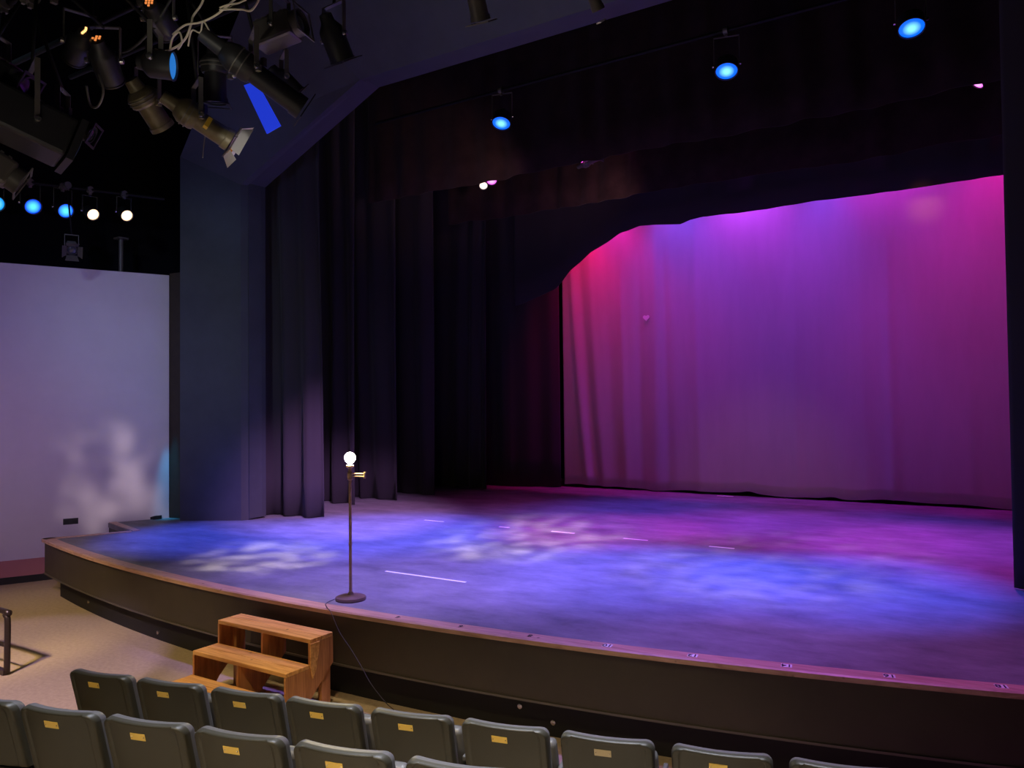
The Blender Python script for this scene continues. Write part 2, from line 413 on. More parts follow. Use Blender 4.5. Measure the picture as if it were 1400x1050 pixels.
# ------------------------------------------------------------------ curtains
def drape(name, path, z0, z1, m, label, group, amp=0.06, wl=0.28, seed=1, hem=None, rows_n=14, env=(0.45, 1.0), cuts=None, step=0.035, thick=0.012, folds=None, cat='curtain'):
    rnd = random.Random(seed)
    P = [Vector((a, b, 0)) for a, b in path]
    L = [0.0]
    for i in range(1, len(P)): L.append(L[-1] + (P[i]-P[i-1]).length)
    T = L[-1]; n = max(8, int(T/step))
    # fold function: irregular pleats
    pos = []; s = -0.2
    while s < T + 0.4:
        pos.append((s, rnd.uniform(0.35, 1.0), rnd.choice((-1, 1)) if rnd.random() < 0.15 else (1 if len(pos) % 2 else -1)))
        s += wl*rnd.uniform(0.35, 0.75)
    def f(s, sd):
        for i in range(len(pos)-1):
            if pos[i][0] <= s < pos[i+1][0]:
                t = (s-pos[i][0])/(pos[i+1][0]-pos[i][0]); t = t*t*(3-2*t)
                return pos[i][1]*pos[i][2]*(1-t) + pos[i+1][1]*pos[i+1][2]*t
        return 0
    rows = []
    for r in range(rows_n+1):
        v = r/rows_n          # 0 bottom, 1 top
        row = []
        for k in range(n+1):
            s = T*k/n
            i = 0
            while i < len(L)-2 and s > L[i+1]: i += 1
            t = (s-L[i])/(L[i+1]-L[i]); p = P[i].lerp(P[i+1], t); d = (P[i+1]-P[i]).normalized(); nn = Vector((-d.y, d.x, 0))
            e = env[1]*(1-v) + env[0]*v
            off = amp*e*f(s + 0.10*math.sin(2.1*v + seed), seed) if folds is None else folds(s, v)
            zb = z0 + (hem(s) if hem else 0)
            z = zb + (z1-zb)*v
            q = p + nn*off
            row.append((q.x, q.y, z))
        rows.append(row)
    mb = MB(); mb.grid(rows)
    c = Vector(((P[0].x+P[-1].x)/2, (P[0].y+P[-1].y)/2, z0))
    o = mb.build(name, m, smooth=True, org=c)
    sm = o.modifiers.new('cloth', 'SOLIDIFY'); sm.thickness = thick; sm.offset = 0
    tag(o, label, cat, group)
    return o
G = 'black side legs on the left of the stage'
drape('wing_curtain', [(-11.6, 8.70), (-10.2, 8.66), (-9.12, 8.86)], STAGE_Z+0.01, 9.0, M['velour'], 'front black leg curtain beside the grey pillar, standing nearest the house', G, 0.15, 0.36, 11, env=(0.25, 1.0))
drape('wing_curtain', [(-12.4, 10.35), (-9.76, 10.32)], STAGE_Z+0.01, 9.0, M['velour'], 'second black leg curtain upstage, with a pale fold behind the lit lamp', G, 0.15, 0.40, 23, env=(0.35, 1.0))
drape('wing_curtain', [(-12.4, 11.15), (-9.47, 11.1)], STAGE_Z+0.01, 9.0, M['velour'], 'third black leg curtain upstage, just right of the lit bulb', G, 0.09, 0.44, 31)
drape('wing_curtain', [(-12.4, 12.2), (-9.40, 12.1)], STAGE_Z+0.01, 9.0, M['velour'], 'fourth black leg curtain upstage, in deep shade', G, 0.09, 0.44, 44)
drape('wing_curtain', [(-12.4, 13.5), (-9.05, 13.5)], STAGE_Z+0.01, 9.0, M['velour'], 'fifth black leg curtain, the last before the backdrop', G, 0.09, 0.44, 52)
drape('masking_curtain', [(-12.4, 14.25), (-8.9, 14.15), (-7.86, 14.50)], STAGE_Z+0.01, 9.0, M['velour'], 'black masking curtain meeting the left edge of the purple backdrop', None, 0.05, 0.4, 61)
drape('wing_curtain', [(0.10, 8.66), (1.2, 8.60), (3.2, 8.70)], STAGE_Z+0.01, 9.0, M['velour'], 'black leg curtain at the right edge, its lower edge tinged blue', 'black side legs on the right of the stage', 0.07, 0.40, 71, env=(0.4, 1.0))
GB = 'black overhead border curtains'
def wavy(seed, a):
    r = random.Random(seed); ph = [r.uniform(0, 6) for _ in range(4)]
    return lambda s: a*(math.sin(1.3*s+ph[0]) + 0.6*math.sin(3.1*s+ph[1]) + 0.35*math.sin(7.3*s+ph[2]))
drape('border_curtain', [(-9.6, 10.5), (3.2, 10.5)], 6.20, 9.2, M['border'], 'overhead border curtain nearest the house, faintly red at its hem', GB, 0.05, 0.5, 81, hem=wavy(3, 0.015), rows_n=6, step=0.06)
drape('border_curtain', [(-8.9, 12.0), (3.2, 12.0)], 6.0, 9.2, M['border'], 'second overhead border curtain, hanging lower behind the pink lights', GB, 0.05, 0.45, 92, hem=wavy(7, 0.015), rows_n=6, step=0.06)
B3 = [(-8.6, 4.6), (-7.62, 4.88), (-7.46, 5.03), (-7.26, 5.23), (-6.8, 5.55), (-6.13, 5.86), (-5.75, 5.94), (-5.48, 5.93), (-4.94, 5.87), (-4.75, 5.92), (-4.52, 5.95), (-3.6, 5.925), (-2.6, 5.95), (-1.05, 5.93), (0.1, 5.95), (3.2, 5.95)]
def hem3(s):
    x = -8.6 + s
    for i in range(len(B3)-1):
        if B3[i][0] <= x <= B3[i+1][0]:
            t = (x-B3[i][0])/(B3[i+1][0]-B3[i][0]); return B3[i][1]*(1-t) + B3[i+1][1]*t - 5.9
    return 0.05
drape('border_curtain', [(-8.6, 13.9), (3.2, 13.9)], 5.9, 9.2, M['velour'], 'farthest black border curtain, sweeping down at left over the purple backdrop', GB, 0.02, 0.5, 97, hem=hem3, rows_n=8, step=0.05)
# cyclorama: pale backdrop with a few soft hanging folds, gathered at its left edge
CY = 14.66; CX0 = -7.86; CX1 = 3.2
FOLDS = [(0.10, 0.05, 0.07), (0.34, 0.06, -0.07), (0.62, 0.05, 0.03), (1.02, 0.07, -0.035), (1.35, 0.05, 0.045), (1.72, 0.06, -0.05), (2.05, 0.06, 0.05), (2.26, 0.05, -0.045), (2.62, 0.09, -0.02), (2.95, 0.05, 0.045),
         (3.4, 0.06, -0.02), (3.9, 0.05, 0.016), (4.3, 0.07, -0.018), (4.75, 0.05, 0.028), (5.3, 0.08, -0.018), (5.9, 0.05, 0.014), (6.35, 0.05, 0.038), (6.9, 0.08, -0.012), (7.5, 0.06, 0.014), (8.3, 0.07, 0.012), (9.4, 0.06, -0.015), (10.3, 0.08, 0.015)]
def cyc_folds(s, v):
    o = 0
    for i, (c, w, a) in enumerate(FOLDS):
        sway = (1-v)**2*(0.55*math.exp(-c*1.1)) + 0.03*math.sin(3*v + i)
        e = (1-v)**1.2*1.05 + 0.05
        o += -a*e*math.exp(-((s-c-sway)/(w*(1.1+1.0*(1-v))))**2)
    return o + 0.012*math.sin(1.1*s)
def cyc_hem(s): return 0.045 + 0.016*math.sin(2.1*s+0.5) + 0.012*math.sin(5.3*s) + 0.03*math.exp(-((s-3.9)/0.12)**2) + 0.035*math.exp(-((s-5.35)/0.15)**2)
cyc = drape('backdrop', [(CX0, CY), (CX1, CY)], STAGE_Z, 8.6, M['cyc'], 'tall pale backdrop curtain lit magenta and purple at the back of the stage', None, hem=cyc_hem, rows_n=40, step=0.025, folds=cyc_folds, cat='backdrop')
# heart-shaped spot of light on the backdrop, built as a pale patch
mb = MB(); pts = []
for i in range(36):
    t = 2*PI*i/36
    pts.append((0.0042*16*math.sin(t)**3, 0, 0.0042*(13*math.cos(t)-5*math.cos(2*t)-2*math.cos(3*t)-math.cos(4*t))))
hp = Vector((-5.95, CY-0.022, 4.25)) - Vector(cyc.location)
mb.prism([(hp.x+a, hp.y, hp.z+c) for a, b, c in pts], (0, 0.012, 0))
tag(mb.build('patch', M['tape'], cyc), 'small heart-shaped light spot built as a pale patch')
tag(MB().box((-4.35, 14.45, STAGE_Z+0.006), (0.3, 0.05, 0.008)).build('batten', M['tape'], org=(-4.35, 14.45, STAGE_Z)), 'thin pale batten lying on the stage at the foot of the backdrop', 'batten')

# ------------------------------------------------------------------ ghost light (floor lamp without shade)
lp = Vector((-5.06, 5.27, STAGE_Z))
lamp = empty('floor_lamp', lp, 0, 'lit bare-bulb standing lamp near the front edge of the stage', 'lamp')
MB().lathe([(0, 0.135), (0.012, 0.14), (0.03, 0.135), (0.042, 0.10), (0.05, 0.03), (0.075, 0.016)], seg=40).build('base', M['lamp_base'], lamp, smooth='edge')
MB().lathe([(0.05, 0.014), (0.50, 0.014), (0.503, 0.017), (0.515, 0.017), (0.518, 0.014), (1.10, 0.014)], seg=16).build('pole', M['lamp_metal'], lamp, smooth='edge')
MB().lathe([(1.09, 0.016), (1.10, 0.024), (1.16, 0.024), (1.165, 0.018), (1.20, 0.018), (1.215, 0.036), (1.228, 0.036), (1.235, 0.02), (1.25, 0.02)], seg=20).build('socket', M['lamp_metal'], lamp, smooth='edge')
prof = [(1.245, 0.018)] + [(1.298 + 0.050*math.sin(t), 0.050*math.cos(t)) for t in [(-60 + 150*i/14)*PI/180 for i in range(15)]]
bulb = MB().lathe(prof, seg=28).build('bulb', M['bulb'], lamp, smooth=True)
d = Vector((math.cos(math.radians(14)), math.sin(math.radians(14)), 0))
mb = MB()
for dz in (1.128, 1.152): mb.cyl((d*0.01) + Vector((0, 0, dz)), d*0.15 + Vector((0, 0, dz)), 0.006)
mb.cyl(d*0.15 + Vector((0, 0, 1.11)), d*0.15 + Vector((0, 0, 1.17)), 0.010); mb.cyl(d*0.0 + Vector((0, 0, 1.115)), Vector((0, 0, 1.165)), 0.026)
mb.build('swing_arm', M['lamp_metal'], lamp, smooth='edge')
cb = MB().tube([(-5.17, 5.18, STAGE_Z+0.012), (-5.12, 5.02, STAGE_Z+0.013), (-4.98, 4.905, STAGE_Z+0.014), (-4.92, 4.885, STAGE_Z-0.01), (-4.80, 4.86, 0.62), (-4.66, 4.85, 0.50), (-4.52, 4.83, 0.38), (-4.40, 4.81, 0.27), (-4.28, 4.86, 0.12), (-4.19, 4.93, 0.012), (-4.0, 4.8, 0.008)], 0.003, 6, 6).build('lamp_cord', M['cable_black'], org=(-4.6, 4.9, 0.0), smooth=True)
tag(cb, 'thin dark cord running from the lamp over the stage edge to the floor', 'cord')

# ------------------------------------------------------------------ wooden steps
st = empty('wooden_steps', (-5.45, 4.5, 0), 0, 'three-tread pine step unit against the stage front', 'steps')
O = Vector((-5.45, 4.5, 0))
X0, X1 = -6.04-O.x, -4.86-O.x
def tread(y0, y1, z, n):
    mb = MB(); w = (y1-y0)/n
    for i in range(n): mb.box(((X0+X1)/2, y0 + w*(i+.5), z-0.017), (X1-X0, w-0.003, 0.034))
    return mb.build('tread', M['step_wood'], st, bevel=0.004)
TY = [(4.065-O.y, 4.325-O.y, 0.205), (4.325-O.y, 4.585-O.y, 0.41), (4.585-O.y, 4.845-O.y, 0.615)]
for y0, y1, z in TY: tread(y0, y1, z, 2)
def stringer(x, name, m):
    t = 0.022
    y = [TY[0][0], TY[1][0], TY[2][0], TY[2][1]]
    poly = [(y[0], 0.0), (y[0], 0.17), (y[1], 0.17), (y[1], 0.375), (y[2], 0.375), (y[2], 0.58), (y[3], 0.58), (y[3], 0.36), (y[2]+0.0, 0.12), (y[2]-0.09, 0.0)]
    return MB().prism([(x, a, b) for a, b in poly], (t, 0, 0)).build(name, m, st)
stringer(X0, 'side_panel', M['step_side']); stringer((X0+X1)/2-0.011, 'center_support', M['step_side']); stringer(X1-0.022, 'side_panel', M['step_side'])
for x in (X0+0.022, X1-0.066):
    MB().box((x+0.022, TY[2][1]-0.06, 0.29), (0.044, 0.10, 0.58)).build('leg', M['step_side'], st, bevel=0.003)
mb = MB(); mb.prism([(X1+0.001, TY[2][0]-0.005, 0.58), (X1+0.001, TY[2][0]+0.10, 0.58), (X1+0.001, TY[2][0]+0.06, 0.37), (X1+0.001, TY[2][0]+0.02, 0.29), (X1+0.001, TY[2][0]-0.005, 0.40)], (0.012, 0, 0))
mb.build('brace', M['step_wood'], st)['label'] = 'lighter pine brace block on the side'

# ------------------------------------------------------------------ auditorium seats
def backrest_rows(W, z0, z1, r, T, front):
    """heightfield of one half of a rounded, curved, reclined seat back (front or rear skin)"""
    H = z1-z0; bz = 0.011
    zz = [0, 0.01, 0.03, 0.06] + [0.06 + (H-r-0.06)*i/6 for i in range(1, 7)] + [H-r+0.004] + [H-r + r*math.sin(PI/2*i/7) for i in range(1, 8)]
    uu = [-1, -0.996, -0.985, -0.965, -0.952, -0.94, -0.91, -0.875, -0.85, -0.83, -0.81, -0.79, -0.6, -0.4, -0.2, 0]; uu = uu + [-u for u in reversed(uu[:-1])]
    rows = []
    for z in zz:
        w = W
        if z > H-r: w = W - r + math.sqrt(max(0, r*r-(z-(H-r))**2))
        taper = 1 - 0.01*(1 - z/H)
        row = []
        for u in uu:
            x = u*w
            dd = min(w-abs(x), H-z, z + 0.004)
            if z > H-r and abs(x) > W-r: dd = min(dd, r - math.hypot(abs(x)-(W-r), z-(H-r)))
            t = T*math.sqrt(max(0, 1-(1-min(dd, bz)/bz)**2))
            if not front:
                q = min(1, max(0, (w-abs(x)-0.034)/0.010)); t -= 0.010*q*q*(3-2*q)*min(1, (H-z)/0.012)
            yc = -0.035*(1-(x/W)**2) - 0.26*(z + z0 - 0.45) + 0.05      # bulge to the rear, recline
            row.append((x*taper, yc + (t if front else -t), z0 + z))
        rows.append(row)
    return rows
def make_chair():
    root = empty('theatre_seat', (0, 0, 0))
    mb = MB(); mb.grid(backrest_rows(0.234, 0.545, 0.90, 0.045, 0.040, False)); mb.build('back_shell', M['shell'], root, smooth=True)
    mb = MB(); mb.grid(backrest_rows(0.234, 0.545, 0.90, 0.045, 0.042, True)); mb.build('back_cushion', M['cushion'], root, smooth=True)
    mb = MB(); mb.grid(backrest_rows(0.226, 0.38, 0.535, 0.03, 0.026, False)); mb.grid(backrest_rows(0.226, 0.38, 0.535, 0.03, 0.026, True)); mb.build('lower_back', M['shell'], root, smooth=True)
    z = 0.833
    def yrear(x, zz): return -0.035*(1-(x/0.252)**2) - 0.26*(zz-0.45) + 0.05 - 0.028
    rotx = Matrix.Rotation(math.atan(0.26), 3, 'X')
    xc = -0.012
    pl = MB().box((xc, yrear(xc, z)-0.002, z), (0.084, 0.003, 0.036), rotx).build('number_plate', M['brass'], root, bevel=0.001)
    for s in (-0.034, 0.034):
        MB().lathe([(0, 0.0035), (0.002, 0.0025)], (xc+s, yrear(xc+s, z)-0.0035, z), (0, -1, -0.2), 8).build('rivet', M['steel'], pl)
    # tipped-up seat pan in front of the back
    rot = Matrix.Rotation(math.radians(-72), 3, 'X')
    MB().box((0, 0.155, 0.60), (0.46, 0.36, 0.07), rot).build('seat', M['cushion'], root, smooth='edge', bevel=0.025)
    for s in (-1, 1):
        mb = MB(); mb.box((s*0.246, 0.12, 0.22), (0.018, 0.07, 0.44)); mb.box((s*0.246, 0.10, 0.012), (0.03, 0.28, 0.024)); mb.box((s*0.246, 0.10, 0.50), (0.018, 0.16, 0.14))
        mb.build('leg', M['chair_iron'], root, bevel=0.005)
        MB().box((s*0.246, 0.20, 0.615), (0.026, 0.24, 0.03)).build('armrest', M['cushion'], root, bevel=0.008)
    return root
def children(o): return [c for c in bpy.data.objects if c.parent == o]
def copy_tree(o, parent=None):
    c = o.copy(); COL.objects.link(c)
    if parent: c.parent = parent
    for ch in children(o): copy_tree(ch, c)
    return c
ROW_A = [(-5.0, 2.71), (-4.48, 2.83), (-3.95, 2.96), (-3.45, 3.08), (-2.92, 3.20), (-2.41, 3.335), (-1.89, 3.46), (-1.36, 3.60), (-0.84, 3.735), (-0.32, 3.87)]
ROW_B = [(-4.67, 1.895), (-4.17, 2.02), (-3.67, 2.155), (-3.17, 2.29), (-2.66, 2.42), (-2.13, 2.55)]
LA = ['front row seat at the far left end beside the open carpet', 'front row seat second from left, its back overlapping the carpet', 'front row seat third from left, in front of the lowest pine tread',
      'front row seat fourth from left, right below the side of the pine steps', 'front row seat fifth from left, where the lamp cord reaches the floor', 'front row seat sixth from left, with open floor on either side',
      'front row seat seventh from left, with a duller tarnished plate', 'front row seat eighth from left, in front of the dark fascia', 'front row seat ninth from left, only its top rim in view', 'front row seat at the far right']
LB = ['second row seat cut off by the left picture edge', 'second row seat with the whole back and lower groove showing', 'second row seat between the grooved one and the plateless one', 'second row seat with its rim in view but its lower half cut off',
      'second row seat fourth from left, low at the bottom edge', 'second row seat rightmost, just a sliver of rim in view']
proto = make_chair(); bpy.context.view_layer.update(); first = True
for pts, labs, grp, z in ((ROW_A, LA, 'front row of theatre seats', 0.0), (ROW_B, LB, 'second row of theatre seats', 0.17)):
    for i, (x, y) in enumerate(pts):
        j = min(i, len(pts)-2); dv = Vector((pts[j+1][0]-pts[j][0], pts[j+1][1]-pts[j][1], 0)).normalized()
        if grp.startswith('front') and i == len(pts)-1: continue
        nn = Vector((-dv.y, dv.x, 0)); c = Vector((x, y, 0)) + dv*0.225 + nn*0.085
        o = proto if first else copy_tree(proto); first = False
        o.location = (c.x, c.y, z); o.rotation_euler = (0, 0, math.atan2(dv.y, dv.x))
        tag(o, labs[i], 'seat', grp)
        if grp.startswith('front') and i == 6:
            for ch in children(o):
                if ch.name.startswith('number_plate'):
                    ch.data = ch.data.copy(); ch.data.materials[0] = M['brass_dull']; ch['label'] = 'tarnished dull plate'

# ------------------------------------------------------------------ rail, outlet
rl = empty('guard_rail', (-8.5, 3.75, 0), 0, 'dark low guard rail on the carpet at the left picture edge', 'rail')
mb = MB(); mb.tube([(-1.6, 0, 0.60), (0.26, 0.03, 0.60), (0.36, 0.03, 0.57), (0.40, 0.03, 0.49), (0.39, 0.03, 0.02)], 0.028, 10, 6); mb.build('top_rail', M['rail'], rl, smooth=True)
MB().cyl((-1.6, 0, 0.27), (0.39, 0.03, 0.27), 0.012).build('middle_rail', M['rail'], rl, smooth='edge')
MB().box((-0.6, 0.015, 0.03), (2.0, 0.05, 0.045)).build('bottom_rail', M['rail'], rl)
MB().box((-1.6, 0, 0.31), (0.05, 0.05, 0.58)).build('post', M['rail'], rl)
wp = Vector((-11.925, 6.44, 0.84))
ang = math.atan2(WD.y, WD.x); rz = Matrix.Rotation(ang, 3, 'Z')
oc = empty('outlet', wp + WN*0.0, 0, 'black outlet plate on the white wall near the stage corner', 'outlet')
MB().box(WN*0.006, (0.20, 0.012, 0.09), rz).build('plate', M['outlet'], oc, bevel=0.003)
mb = MB()
for s in (-0.05, 0.05): mb.box(WN*0.014 + WD*s, (0.055, 0.006, 0.05), rz)
mb.build('socket', M['kick'], oc)

# ------------------------------------------------------------------ stage lighting fixtures
UP = Vector((0, 0, 1))
def fixture(kind, rear, front, pipe_z, label, group=None, body='fix_black', lens='lens_dark', s=1.0, doors=False, frame=True, tags=(), yoke='yoke', name=None, vent=None, pipe_xy=None):
    """a theatre lantern from its rear point to its front point, hung by yoke, stem and clamp from a pipe at pipe_z"""
    R0 = Vector(rear); F0 = Vector(front); ax = (F0-R0).normalized(); Lg = (F0-R0).length
    piv = R0.lerp(F0, 0.5)
    side = ax.cross(UP); side = side.normalized() if side.length > 0.05 else Vector((1, 0, 0))
    vert = side.cross(ax).normalized()
    nm = name or {'ers': 'profile_spotlight', 'par': 'par_can', 'fresnel': 'fresnel_spotlight', 'box': 'flood_light'}[kind]
    root = empty(nm, piv, 0, label, 'stage light', group)
    a = R0 - piv
    def at(t): return a + ax*(Lg*t)
    k = s
    if kind == 'ers':
        R = 0.095*k
        prof = [(0, 0.02*k), (0.004, 0.045*k), (0.12*Lg, 0.05*k), (0.20*Lg, 0.055*k), (0.22*Lg, 0.07*k), (0.30*Lg, R), (0.46*Lg, R), (0.50*Lg, 0.085*k)]
        MB().lathe(prof, a, ax, 26).build('housing', M[body], root, smooth='edge')
        MB().lathe([(0.49*Lg, 0.072*k), (0.9*Lg, 0.074*k), (0.9*Lg, 0.082*k), (0.985*Lg, 0.082*k), (0.985*Lg, 0.070*k), (0.95*Lg, 0.068*k)], a, ax, 26).build('barrel', M[body], root, smooth='edge')
        mb = MB()
        for u in (0.34, 0.40): mb.lathe([(u*Lg-0.004, R), (u*Lg-0.004, R+0.008), (u*Lg+0.004, R+0.008), (u*Lg+0.004, R)], a, ax, 26)
        mb.box(at(0.52) + vert*0.10*k, (0.03*k, 0.03*k, 0.06*k)); mb.box(at(0.52) + side*0.10*k, (0.03*k, 0.03*k, 0.04*k))
        mb.build('shutter_handles', M['yoke'], root, smooth='edge')
        lr = 0.068*k; rr = R; lt = 0.955
    elif kind == 'par':
        R = 0.105*k
        MB().lathe([(0, 0.03*k), (0.01, 0.055*k), (0.18*Lg, 0.06*k), (0.30*Lg, 0.095*k), (0.36*Lg, R), (0.97*Lg, R), (0.97*Lg, R+0.006), (Lg, R+0.006), (Lg, R-0.004), (0.9*Lg, R-0.006)], a, ax, 30).build('housing', M[body], root, smooth='edge')
        lr = R-0.006; rr = R; lt = 0.93
    elif kind == 'fresnel':
        R = 0.10*k
        rot = Matrix((side, ax, vert)).transposed()
        MB().box(at(0.42), (0.19*k, 0.84*Lg, 0.20*k), rot).build('housing', M[body], root, bevel=0.025*k)
        mb = MB()
        for i in range(5): mb.box(at(0.15+0.13*i) + vert*0.104*k, (0.15*k, 0.05*Lg, 0.014), rot)
        mb.build('vent_fins', M['yoke'], root)
        MB().lathe([(0.83*Lg, R*0.95), (0.97*Lg, R*0.98), (Lg, R), (Lg, R*0.88), (0.9*Lg, R*0.86)], a, ax, 26).build('lens_ring', M[body], root, smooth='edge')
        lr = R*0.86; rr = 0.10*k; lt = 0.93
    else:
        rot = Matrix((side, ax, vert)).transposed(); R = 0.15*k
        MB().box(at(0.45), (0.30*k, 0.9*Lg, 0.22*k), rot).build('housing', M[body], root, bevel=0.02*k)
        mb = MB()
        for i in range(5): mb.box(at(0.2+0.14*i) + vert*0.118*k, (0.22*k, 0.045*Lg, 0.02), rot)
        mb.build('vent_fins', M['yoke'], root)
        mb = MB().box(at(0.95), (0.32*k, 0.08*Lg, 0.24*k), rot); mb.build('front_rim', M['fix_black'], root)
        lr = 0.09*k; rr = 0.15*k; lt = 1.0
    # lens: shallow dome
    lo = MB().lathe([(0, lr), (0.004, lr*0.98), (0.012, lr*0.7), (0.016, lr*0.3), (0.017, 0.001)], (0, 0, 0), ax, 26).build('lens', M[lens], root, smooth='edge')
    lo.location = at(lt)
    if frame and kind in ('par', 'ers', 'fresnel'):
        rot = Matrix((side, ax, vert)).transposed(); mb = MB(); w = (R if kind != 'ers' else 0.085*k)*1.08
        for sx, sz, bx, bz in ((0, 1, 2*w+0.02, 0.016), (0, -1, 2*w+0.02, 0.016), (1, 0, 0.016, 2*w), (-1, 0, 0.016, 2*w)):
            mb.box(at(1.0) + ax*0.008 + side*sx*w + vert*sz*w, (bx, 0.008, bz), rot)
        mb.build('gel_frame', M['fix_black'] if body == 'fix_black' else M['yoke'], root)
    if doors:
        for sx, sz in ((1, 0), (-1, 0), (0, 1), (0, -1)):
            dv = side*sx + vert*sz; tn = side if sz else vert
            c0 = at(1.0) + ax*0.015 + dv*R*1.02; c1 = c0 + (ax*0.8 + dv*0.6).normalized()*(0.08 if doors == 'flap' else 0.13)*k
            w0, w1 = R*0.95, R*1.25
            MB().prism([c0-tn*w0, c0+tn*w0, c1+tn*w1, c1-tn*w1], dv*0.003).build('barn_door', M[doors], root)
    if vent:
        vm, cells = vent
        rot = Matrix((side, ax, vert)).transposed(); mb = MB()
        # slots open in the rear cap towards the house
        c0 = a - ax*0.004
        for i, j in cells: mb.box(c0 + side*0.021*i + vert*0.021*j, (0.013, 0.006, 0.013), rot)
        mb.build('lit_vent', M[vm], root)
    # yoke
    mb = MB(); top = rr + 0.16*k
    for sg in (-1, 1):
        p0 = side*sg*(rr+0.018); p1 = p0 + UP*top
        mb.box((p0+p1)/2, (0.007, 0.032, top+0.03), Matrix.Rotation(math.atan2(side.y, side.x), 3, 'Z'))
    mb.box(UP*(top+0.012), (2*(rr+0.022), 0.032, 0.008), Matrix.Rotation(math.atan2(side.y, side.x), 3, 'Z'))
    yk = mb.build('yoke', M[yoke], root)
    for sg in (-1, 1): MB().lathe([(0, 0.022), (0.02, 0.02), (0.024, 0.012)], side*sg*(rr+0.02), side*sg, 12).build('yoke_knob', M['steel'], yk, smooth='edge')
    # stem and clamp
    zt = pipe_z - piv.z; off = Vector((0, 0, 0))
    if pipe_xy is not None: off = Vector((pipe_xy[0]-piv.x, pipe_xy[1]-piv.y, 0))
    if zt - (top+0.02) > 0.08:
        MB().tube([UP*(top+0.01), UP*(zt-0.04) + off], 0.012, 8).build('stem', M['pipe'], root, smooth=True)
    MB().lathe([(-0.028, 0.05), (0.028, 0.05)], UP*zt + off, (1, 0, 0), 14).box(UP*(zt-0.05) + off, (0.03, 0.04, 0.05)).build('clamp', M['yoke'], root, smooth='edge')
    for (nm2, mt, pos, size, lab) in tags:
        o = MB().box(Vector(pos)-piv, size, Matrix((side, ax, vert)).transposed()).build(nm2, M[mt], root)
        if lab: o['label'] = lab
    return root
def pipe(p0, p1, label, r=0.024, group='lighting pipes'):
    mid = (Vector(p0)+Vector(p1))/2
    tag(MB().cyl(p0, p1, r).build('lighting_pipe', M['pipe'], org=mid, smooth='edge'), label, 'pipe', group)

# on-stage electrics
pipe((-8.6, 9.6, 7.20), (3.1, 9.6, 7.20), 'black pipe over the stage carrying the blue downlights')
for (x, y, z), lb in (((-6.14, 9.6, 6.70), 'blue downlight over the stage nearest the left, half hidden by its rim'), ((-2.78, 9.6, 6.68), 'blue downlight over the middle of the stage'), ((-0.71, 9.6, 6.67), 'largest blue downlight over the stage, at upper right')):
    ax = Vector((0.10 + 0.0*x, -0.42, -0.90)).normalized()
    fr = Vector((x, y, z)); fixture('par', fr - ax*0.24, fr, 7.20, lb, 'blue downlights over the stage', lens='lens_blue_down', s=1.3, frame=False, pipe_xy=(x, 9.6))
pipe((-8.4, 11.1, 6.85), (3.1, 11.1, 6.85), 'black pipe over the stage carrying the pink lights')
for (p, ax, lens, lb, k) in (((-7.24, 11.0, 6.36), (0.35, -0.5, -0.75), 'lens_pink', 'pink lit lantern beside the small white one over the stage', 0.85), ((-7.41, 11.0, 6.30), (0.45, -0.6, -0.7), 'lens_white', 'small white lit lantern at the left end of the pink lights', 0.7),
                         ((-0.12, 11.0, 6.40), (-0.6, -0.3, -0.75), 'lens_pink', 'lone pink lit lantern at the upper right over the stage', 0.75)):
    ax = Vector(ax).normalized(); fr = Vector(p); fixture('par', fr-ax*0.24, fr, 6.85, lb, 'small coloured lanterns over the stage', lens=lens, s=k, frame=False, pipe_xy=(p[0]-ax.x*0.12, 11.1))
fixture('ers', (-5.62, 11.05, 6.33), (-5.18, 10.95, 6.40), 6.85, 'unlit grey lantern hanging below the first border curtain', None, body='fix_grey', s=0.7, pipe_xy=(-5.4, 11.1))
fixture('ers', (-2.62, 11.1, 6.42), (-2.28, 11.0, 6.48), 6.85, 'unlit dark lantern over the right half of the stage', None, s=0.6, pipe_xy=(-2.45, 11.1))

# row on the pipe above the white wall
def row_p(t, d): 
    p = WB - WD*t + WN*d; return Vector((p.x, p.y, 0))
w0 = row_p(4.2, 0.5); w1 = row_p(0.15, 0.5)
pipe((w0.x, w0.y, 5.80), (w1.x, w1.y, 5.80), 'black pipe running above the white side wall')
GR = 'lit lanterns on the pipe above the white wall'
for (p, lens, lb, k, aim) in (((-11.83, 5.34, 5.42), 'lens_cyan', 'cyan lit lantern above the white wall, cut by the left edge', 1.05, (-2.5, 4.0, 0.9)), ((-11.64, 5.74, 5.44), 'lens_blue', 'first fully seen blue lit lantern above the white wall', 1.05, (-2.5, 4.5, 0.9)),
                           ((-11.47, 6.11, 5.43), 'lens_blue', 'blue lit lantern next to the warm white pair above the white wall', 1.0, (-2.5, 5.0, 0.9)), ((-11.32, 6.43, 5.42), 'lens_warm', 'warm white lantern above the white wall next to the blue one', 0.82, (-3, 5.5, 0.9)), ((-11.13, 6.84, 5.46), 'lens_warm', 'warm white lantern nearest the grey pillar', 0.82, (-3, 5.5, 0.9))):
    fr = Vector(p); ax = (Vector(aim)-fr).normalized()
    pv = fr - ax*0.15; pv.z = 0; tt = (pv-w0).dot((w1-w0).normalized()); pq = w0 + (w1-w0).normalized()*tt
    fixture('par', fr-ax*0.30, fr, 5.80, lb, GR, lens=lens, s=k, frame=False, yoke='steel', pipe_xy=(pq.x, pq.y))
fixture('fresnel', (-11.46, 6.18, 4.93), (-11.25, 6.08, 4.82), 5.80, 'small unlit lantern hanging lower under the lit row', None, s=0.7, doors='fix_grey', pipe_xy=(-11.42, 6.10))
q = Vector((-11.13, 6.84, 0)) - WN*0.75
